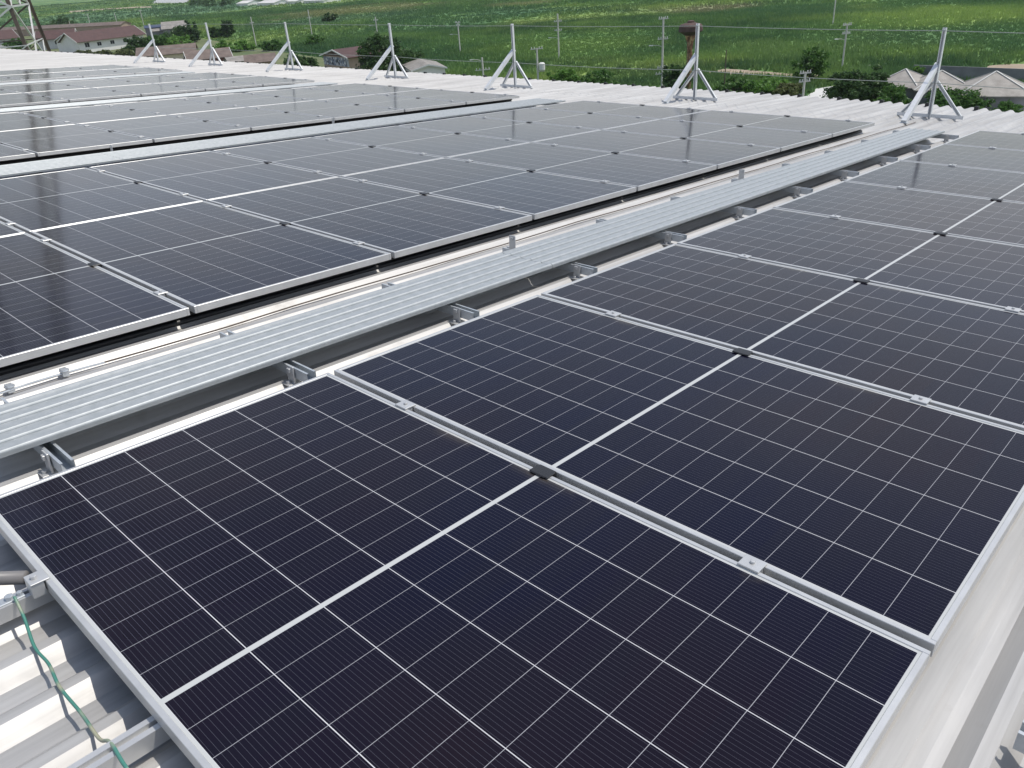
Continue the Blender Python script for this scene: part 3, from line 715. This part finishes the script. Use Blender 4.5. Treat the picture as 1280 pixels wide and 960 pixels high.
def pole(x, yb, yt, label, arms=(), lamp=0, m='conc_pole', r=.15, transformer=False, rot=0.0):
    p = at(x, yb); H = height_at(p, yt); t = empty('utility_pole', label, 'utility pole', 'poles across the fields'); t.location = (p.x, p.y, 0)
    t.rotation_euler.z = rot
    MB().bar((0, 0, 0), (0, 0, H), r * 1.5, r * 1.5).build('shaft', MT[m], t)
    for (f, L_) in arms:
        ar = MB().bar((-L_ / 2 * .8, L_ / 2 * .6, H * f), (L_ / 2 * .8, -L_ / 2 * .6, H * f), .14, .14).build('cross_arm', MT[m], t)
        for s_ in (-.42, -.2, .2, .42):
            MB().tube([(.8 * L_ * s_, -.6 * L_ * s_, H * f + .06), (.8 * L_ * s_, -.6 * L_ * s_, H * f + .32)], .07, 6).build('insulator', MT['trim'], ar)
    if lamp:
        MB().tube([(0, 0, H * lamp), (-.7, .55, H * lamp + .25), (-1.3, 1.0, H * lamp + .3)], .05, 6).build('lamp_arm', MT[m], t)
        MB().bar((-1.2, .92, H * lamp + .28), (-1.7, 1.3, H * lamp + .30), .22, .12).build('lamp_head', MT['trim'], t)
    if transformer:
        MB().lathe([(.45, 0), (.5, .1), (.5, 1.0), (.3, 1.15)], 14).build('transformer', MT['trim'], t).location = (.55, -.45, H * .52)
        MB().bar((0, 0, H * .5), (.9, -.7, H * .5), .15, .15).build('bracket', MT[m], t)
    return t
pole(115, 38, 17, 'first thin pole right of the pylon, behind the brown roof', (), .9)
pole(148, 35, 16, 'thin pole behind the middle of the long white house roof', (), 0)
pole(180.5, 34, 13, 'thin pole behind the right end of the long white house', ((.96, 1.6),), 0)
pole(263.5, 54, 28, 'thin pole left beside the second rope post', (), 0, r=.12)
pole(321, 60, 21, 'tall thin pole between second and third rope post', ((.8, 1.2),), 0)
pole(391, 49, 12, 'thin pole in the field right of the third rope post', ((.72, 1.5),), .36)
pole(473, 52, 21, 'lamp pole behind the dark tree left of the fourth rope post', ((.86, 1.5),), .62)
pole(575.5, 67, 28, 'lamp pole standing in the field between fourth and fifth rope post', ((.99, 1.2), (.9, 1.0)), .6)
pole(698.8, 73, 17, 'tall concrete pole with two cross arms in the mid field', ((.83, 1.7), (.63, 1.6)), .45)
pole(827, 116, 21.5, 'tall pole with several cross arms left of the water tower', ((.98, 1.5), (.72, 1.6), (.34, 1.6), (.26, 2.2)), .62)
pole(1052, 88, 30, 'concrete pole with cross arms behind the large dark bush', ((.98, 1.7), (.80, 1.6)), .66, rot=.2)
pole(1041, 30, -20, 'far pole whose top leaves the top of the picture', (), 0)
pole(673.5, 118, 60, 'pole carrying a white transformer right of the fifth rope post', ((.98, 2.0),), 0, transformer=True)
pole(605.5, 112, 72, 'short pole with a slanting arm left of the fifth rope post', ((.62, 2.6),), .9)
pole(1002.5, 132, 90, 'short pole with thick cross arms left of the large dark bush', ((.97, 1.6), (.72, 1.6)), 0)
pole(904.5, 122, 62, 'dark slim lamp post right of the water tower', (), 0, 'dark_steel', .07)
pole(90, 39, 26, 'small far pole left of the first one behind the brown roofs', (), 0)
pole(44, 42, 31, 'small far pole seen between the pylon legs', ((.95, 1.6),), 0)

# lattice pylon
def ray_at(px, py, D):
    d = c_r * ((px - 640) / 990.67) + c_d * ((py - 480) / 990.67) + c_f
    return CAMW + d * (D / math.hypot(d.x, d.y))
q1, q2 = ray_at(36, 62, 56), ray_at(58, 60, 62.5)
g = Vector((q2.x - q1.x, q2.y - q1.y, 0)); side_ = g.length; g.normalize(); lf = Vector((-g.y, g.x, 0))
cen = Vector(((q1.x + q2.x) / 2, (q1.y + q2.y) / 2, 0)) + lf * side_ / 2
py_ = empty('lattice_pylon', 'tall steel lattice pylon with dark legs at the left edge', 'pylon')
Mx = Matrix((g, lf, Vector((0, 0, 1)))).transposed().to_4x4(); Mx.translation = cen; py_.matrix_world = Mx
zref = (q1.z + q2.z) / 2; HT = 54.0
def half(z): return max(side_ / 2 * (1 - (z - zref) * .0235), .75)
levels = [0, zref - 11, zref - 6.2, zref - 1.6, zref + 2.4, zref + 6, 27.2, 30.6, 33.6, 36.3, 38.7, 41, 43, 45, 47, 49, 51, 54]
cs = [(-1, -1), (1, -1), (1, 1), (-1, 1)]
def cp_(i, z): h = half(z); return Vector((cs[i][0] * h, cs[i][1] * h, z))
for i in range(4):
    mb = MB()
    for z0, z1 in zip(levels[:-1], levels[1:]): mb.angle(cp_(i, z0), cp_(i, z1), .19 if z0 > 5 else .2, .03, (-cs[i][0], 0, 0))
    mb.build('leg', MT['dark_steel'], py_)
for i in range(4):
    j = (i + 1) % 4; mb = MB()
    for z0, z1 in zip(levels[:-1], levels[1:]):
        wd = .09 if z0 < 36 else .08
        mb.bar(cp_(i, z0), cp_(j, z1), wd, wd); mb.bar(cp_(j, z0) * .999, cp_(i, z1) * .999, wd, wd); mb.bar(cp_(i, z1), cp_(j, z1), wd, wd)
        mid_ = (cp_(i, z0) + cp_(j, z0)) / 2
        if z0 < 44:
            zm = (z0 + z1) / 2
            mb.bar(cp_(i, z0).lerp(cp_(j, z0), .5), cp_(i, zm), wd * .7, wd * .7); mb.bar(cp_(i, z0).lerp(cp_(j, z0), .5), cp_(j, zm), wd * .7, wd * .7)
            mb.bar(cp_(i, zm), cp_(j, zm), wd * .6, wd * .6)
        if z0 < 30: mb.bar(cp_(i, (z0 + z1) / 2), mid_.lerp((cp_(i, z1) + cp_(j, z1)) / 2, .5), wd * .7, wd * .7)
    mb.build('face_bracing', MT['pale_steel'] if i in (0, 3) else MT['dark_steel'], py_)
for z in (38.7, 45.0, 51.0):
    for s_ in (-1, 1):
        mb = MB(); tip = Vector((0, s_ * 6.5, z + .3)); h = half(z)
        for sx in (-1, 1): mb.bar((sx * h, s_ * h, z), tip, .12, .12); mb.bar((sx * h, s_ * h, z + 1.8), tip, .12, .12)
        for f in (.33, .66): mb.bar(Vector((-h, s_ * h, z)).lerp(tip, f), Vector((h, s_ * h, z)).lerp(tip, f), .08, .08)
        mb.build('cross_arm', MT['dark_steel'], py_)

# ------------------------------------------------------------------ trees and bushes
def leaf_cloud(cx, rad, n_clump, n_leaf, size, zmin=0.1, rg=rng):
    """many leaf quads in clumps through an uneven crown; cx, rad lists of lobe centres / radii"""
    V = []
    lobes = list(zip(cx, rad)); wts = np.array([r[0] * r[1] * r[2] for r in rad]); wts = wts / wts.sum()
    for _ in range(n_clump):
        c, r = lobes[rg.choice(len(lobes), p=wts)]
        u = rg.normal(size=3); u /= np.linalg.norm(u); u *= rg.uniform(.45, 1.05) ** .6
        cc = np.array(c) + u * np.array(r)
        cr = np.mean(r) * rg.uniform(.16, .34)
        p = cc + rg.normal(size=(n_leaf, 3)) * cr * np.array([1, 1, .7]) * .6
        V.append(p)
    P = np.concatenate(V); P = P[P[:, 2] > zmin]; n = len(P)
    d = rg.normal(size=(n, 3)); d[:, 2] *= .6; d /= np.linalg.norm(d, axis=1)[:, None]
    e = np.cross(d, rg.normal(size=(n, 3))); e /= np.linalg.norm(e, axis=1)[:, None]
    s = size * rg.uniform(.6, 1.4, (n, 1))
    Q = np.stack([P - d * s * .9, P + e * s * .42, P + d * s * .9, P - e * s * .42], 1).reshape(-1, 3)
    return Q
def quads_mesh(name, Q, m, n=4):
    me = bpy.data.meshes.new(name); k = len(Q) // n
    me.vertices.add(len(Q)); me.vertices.foreach_set('co', Q.astype(np.float32).ravel())
    me.loops.add(len(Q)); me.loops.foreach_set('vertex_index', np.arange(len(Q), dtype=np.int32))
    me.polygons.add(k); me.polygons.foreach_set('loop_start', np.arange(0, len(Q), n, dtype=np.int32))
    me.update(calc_edges=True); me.materials.append(m); return me
def tree(name, label, cat, x, yb, wpx, yt, leaf, trunk=True, nl=4, dens=1.0, low=.25, group=None, size=None):
    p = at(x, yb); D = dist(p); H = height_at(p, yt); W = wpx * D / 990.67 * 1.04
    t = empty(name, label, cat, group); t.location = (p.x, p.y, 0)
    cx, rad = [], []
    for i in range(nl):
        an = 2 * math.pi * i / nl + random.random(); f = random.uniform(.28, .5) if nl > 1 else 0
        rr = W * random.uniform(.24, .34); hz = H * random.uniform(low + .2, .74)
        cx.append((math.cos(an) * W * f * .62, math.sin(an) * W * f * .62, hz)); rad.append((rr, rr, H * random.uniform(.20, .30)))
    cx.append((0, 0, H * .72)); rad.append((W * .27, W * .27, H * .27))
    cx.append((0, 0, H * (low + .2))); rad.append((W * .44, W * .44, H * .25))
    sz = size or max(.12, min(.55, .0021 * D))
    cr = part('crown', quads_mesh('crown', leaf_cloud(cx, rad, int(60 * dens), int(34 * dens), sz), MT[leaf]), t)
    if trunk:
        mb = MB().tube([(0, 0, 0), (.05 * W * .3, 0, H * .3), (0, .03 * W, H * .62)], .035 * W + .06, 8, .02 * W)
        for c, r in zip(cx[:nl], rad): mb.tube([(0, 0, H * .28), (c[0] * .5, c[1] * .5, H * .45), (c[0], c[1], c[2])], .02 * W, 6, .006 * W)
        mb.build('trunk', MT['bark'], t, 0, True)
    return t
tree('bush', 'large dark green bush left of the three hip roofs', 'bush', 1062, 135, 58, 79, 'leaf_dark', True, 5, 2.2, .1)
tree('bush', 'tall narrow dark bush touching the large bush, beside a white pipe', 'bush', 1091, 134, 32, 78, 'leaf_dark', True, 3, 1.5, .1)
tree('tree', 'thin airy green tree left of the large dark bush', 'tree', 1011, 104, 38, 58, 'leaf_mid', True, 6, 1.2, .2)
tree('bush', 'mid green bush in front of the leftmost hip roof', 'bush', 1114, 142, 46, 108, 'leaf_mid', True, 4, 1.1, .05)
tree('bush', 'bright creeper bush in front of the middle hip roof', 'bush', 1196, 146, 66, 113, 'leaf_mid', True, 5, 1.5, .05)
tree('bush', 'small green bush at the right edge below the largest hip roof', 'bush', 1257, 149, 32, 128, 'leaf_mid', True, 3, .9, .05)
tree('bush', 'small yellowish bush peeping out above the leftmost hip roof', 'bush', 1142, 101, 16, 83, 'leaf_light', True, 3, .7, .1)
tree('tree', 'dark round tree right of the house with the mural', 'tree', 486, 101, 68, 43, 'leaf_dark', True, 5, 2.0, .12)
tree('bush', 'dark bush between pole and water tower', 'bush', 841, 126, 34, 80, 'leaf_dark', True, 4, 1.2, .05)
tree('bush', 'dark bush behind the third rope post', 'bush', 381, 89, 34, 65, 'leaf_dark', True, 4, 1.1, .05)
tree('bush', 'green bush with olive patches in the field left of the mural house', 'bush', 394, 57, 26, 45, 'leaf_mid', True, 3, .8, .05)
tree('bush', 'low green bush behind the third rope post brace', 'bush', 343, 63, 26, 51, 'leaf_mid', True, 3, .8, .05)
tree('tree', 'dark tree between the pale shed and the second rope post', 'tree', 237, 53, 30, 24, 'leaf_dark', True, 4, 1.1, .1)
tree('tree', 'dark upright tree right of the second rope post', 'tree', 285, 47, 17, 24.5, 'leaf_dark', True, 3, .9, .1)
tree('bush', 'dark low bush right of the second rope post, joining the upright tree', 'bush', 271, 47, 16, 34, 'leaf_dark', True, 3, .7, .05)
tree('bush', 'dark green shrub at the right end of the long white house', 'bush', 176, 66, 30, 45, 'leaf_dark', True, 4, 1.1, .05)
tree('bush', 'mid green shrub behind the leftmost rope post', 'bush', 195, 60, 26, 44, 'leaf_mid', True, 4, .9, .05)
tree('bush', 'bright green shrub left of the pole and second rope post', 'bush', 224, 57, 32, 45.5, 'leaf_light', True, 4, .9, .05)
tree('bush', 'dark green shrub behind the bright one, below the pale shed', 'bush', 216, 51, 34, 39, 'leaf_dark', True, 4, .9, .05)
tree('bush', 'bright shrub immediately right of the second rope post', 'bush', 277, 63, 26, 51, 'leaf_light', True, 4, .8, .05)
tree('bush', 'bright leafy shrub between second and third rope post', 'bush', 302, 64, 26, 51.5, 'leaf_light', True, 4, .8, .05)
tree('bush', 'olive bush before the left windows of the long white house', 'bush', 107, 72, 22, 62, 'leaf_olive', True, 4, .9, .05)
tree('bush', 'olive bush before the middle of the long white house', 'bush', 135, 73, 26, 63, 'leaf_olive', True, 4, .9, .05)
tree('bush', 'olive bush at the right below the long white house', 'bush', 158, 72, 20, 62, 'leaf_olive', True, 4, .8, .05)
tree('bush', 'green bush between pylon legs and the pale house', 'bush', 24, 62, 22, 48, 'leaf_mid', True, 3, .9, .05)
tree('tree', 'dark broad tree standing behind the brown roofs at left', 'tree', 84, 37.5, 26, 19, 'leaf_dark', True, 4, 1.0, .1)
tree('tree', 'dark tree left of the broad one, behind the pylon', 'tree', 64, 37, 18, 27, 'leaf_dark', True, 3, .8, .1)
tree('tree', 'lone dark tree out in the field above the mural house', 'tree', 412, 27, 18, 16, 'leaf_dark', True, 3, .8, .1)
for x, y, wd, yt, ds in [(246, 7, 20, -3, 'left end'), (262, 8, 24, -5, 'middle'), (281, 8, 20, -2, 'right end')]:
    tree('tree', 'dark far tree at the %s of the clump beside the lake' % ds, 'tree', x, y, wd, yt, 'leaf_dark', False, 3, .8, .1, 'far trees beside the lake')
tree('bush', 'bright banana like shrub below the mid field pole', 'bush', 704, 108, 40, 85, 'leaf_light', False, 4, 1.0, .05)
tree('bush', 'dark green shrub right of the bright banana like shrub', 'bush', 748, 112, 44, 88, 'leaf_mid', False, 4, 1.0, .05)
tree('bush', 'bright leafy shrub right of the dark slim lamp post', 'bush', 953, 122, 54, 94, 'leaf_light', True, 5, 1.4, .05)
tree('bush', 'olive green shrub left of the short pole', 'bush', 981, 126, 38, 103, 'leaf_olive', True, 4, 1.1, .05)
tree('bush', 'long low dark shrub left of the bright leafy shrub', 'bush', 915, 122, 46, 97, 'leaf_mid', True, 4, 1.1, .05)

# ------------------------------------------------------------------ reeds over the fields (nobody could count them)
def in_poly(x, y, poly):
    ins = np.zeros(len(x), bool); n = len(poly); j = n - 1
    for i in range(n):
        xi, yi = poly[i]; xj, yj = poly[j]
        cnd = ((yi > y) != (yj > y)) & (x < (xj - xi) * (y - yi) / (yj - yi + 1e-12) + xi)
        ins ^= cnd; j = i
    return ins
def reeds():
    out_ = []
    fw = math.atan2(c_f.y, c_f.x); cd, cr_, cf = (np.array(v) for v in (c_d, c_r, c_f)); cw = np.array(CAMW)
    for r0, r1, n, hgt, wid in [(62, 150, 46000, 1.05, .13), (150, 300, 64000, 1.2, .20), (300, 600, 60000, 1.3, .30), (600, 1500, 40000, 1.5, .7)]:
        r = np.sqrt(rng.uniform(r0 ** 2, r1 ** 2, n)); a = fw + rng.uniform(-.78, .70, n)
        x = CAMW.x + r * np.cos(a); y = CAMW.y + r * np.sin(a)
        rel = np.stack([x, y, np.zeros(n)], 1) - cw
        px = 640 + 990.67 * rel @ cr_ / (rel @ cf); py = 480 + 990.67 * rel @ cd / (rel @ cf)
        keep = np.ones(n, bool)
        for poly in no_reeds: keep &= ~in_poly(px, py, poly)
        x, y, r = x[keep], y[keep], r[keep]; n = len(x)
        # patchy height: clumps of tall reed between lower grass
        ph = .65 + .35 * np.sin(x * .05 + 1.3 * np.sin(y * .031)) * np.sin(y * .043 + 1.1 * np.sin(x * .027))
        for k in range(5):
            h = hgt * ph * rng.uniform(.5, 1.25, n); aa = rng.uniform(0, 2 * np.pi, n)
            ox, oy = rng.normal(0, wid * 1.3, (2, n)); w2 = wid * rng.uniform(.5, 1.1, n)
            lx, ly = rng.normal(0, .22, (2, n)) * h
            bx, by = x + ox, y + oy
            tri = np.stack([np.stack([bx - np.cos(aa) * w2, by - np.sin(aa) * w2, np.zeros(n)], 1),
                            np.stack([bx + np.cos(aa) * w2, by + np.sin(aa) * w2, np.zeros(n)], 1),
                            np.stack([bx + lx, by + ly, h], 1)], 1)
            out_.append(tri.reshape(-1, 3))
    return np.concatenate(out_)
ro_ = bpy.data.objects.new('reeds', quads_mesh('reeds', reeds(), MT['reed'], 3)); C.objects.link(ro_)
tag(ro_, 'tall green reeds and grass covering the fields beyond the roof', 'reeds', kind='stuff')

# ------------------------------------------------------------------ air
hz = bpy.data.materials.new('haze_air'); hz.use_nodes = True; ht = hz.node_tree; ht.nodes.clear()
ho = ht.nodes.new('ShaderNodeOutputMaterial'); hv = ht.nodes.new('ShaderNodeVolumePrincipled')
hv.inputs['Color'].default_value = (.86, .92, 1.0, 1); hv.inputs['Density'].default_value = .00009; hv.inputs['Anisotropy'].default_value = .3
ht.links.new(hv.outputs[0], ho.inputs['Volume'])
hb = MB().box(-9500, 16500, -9500, 16500, -1, 75).build('haze', hz); tag(hb, kind='stuff')
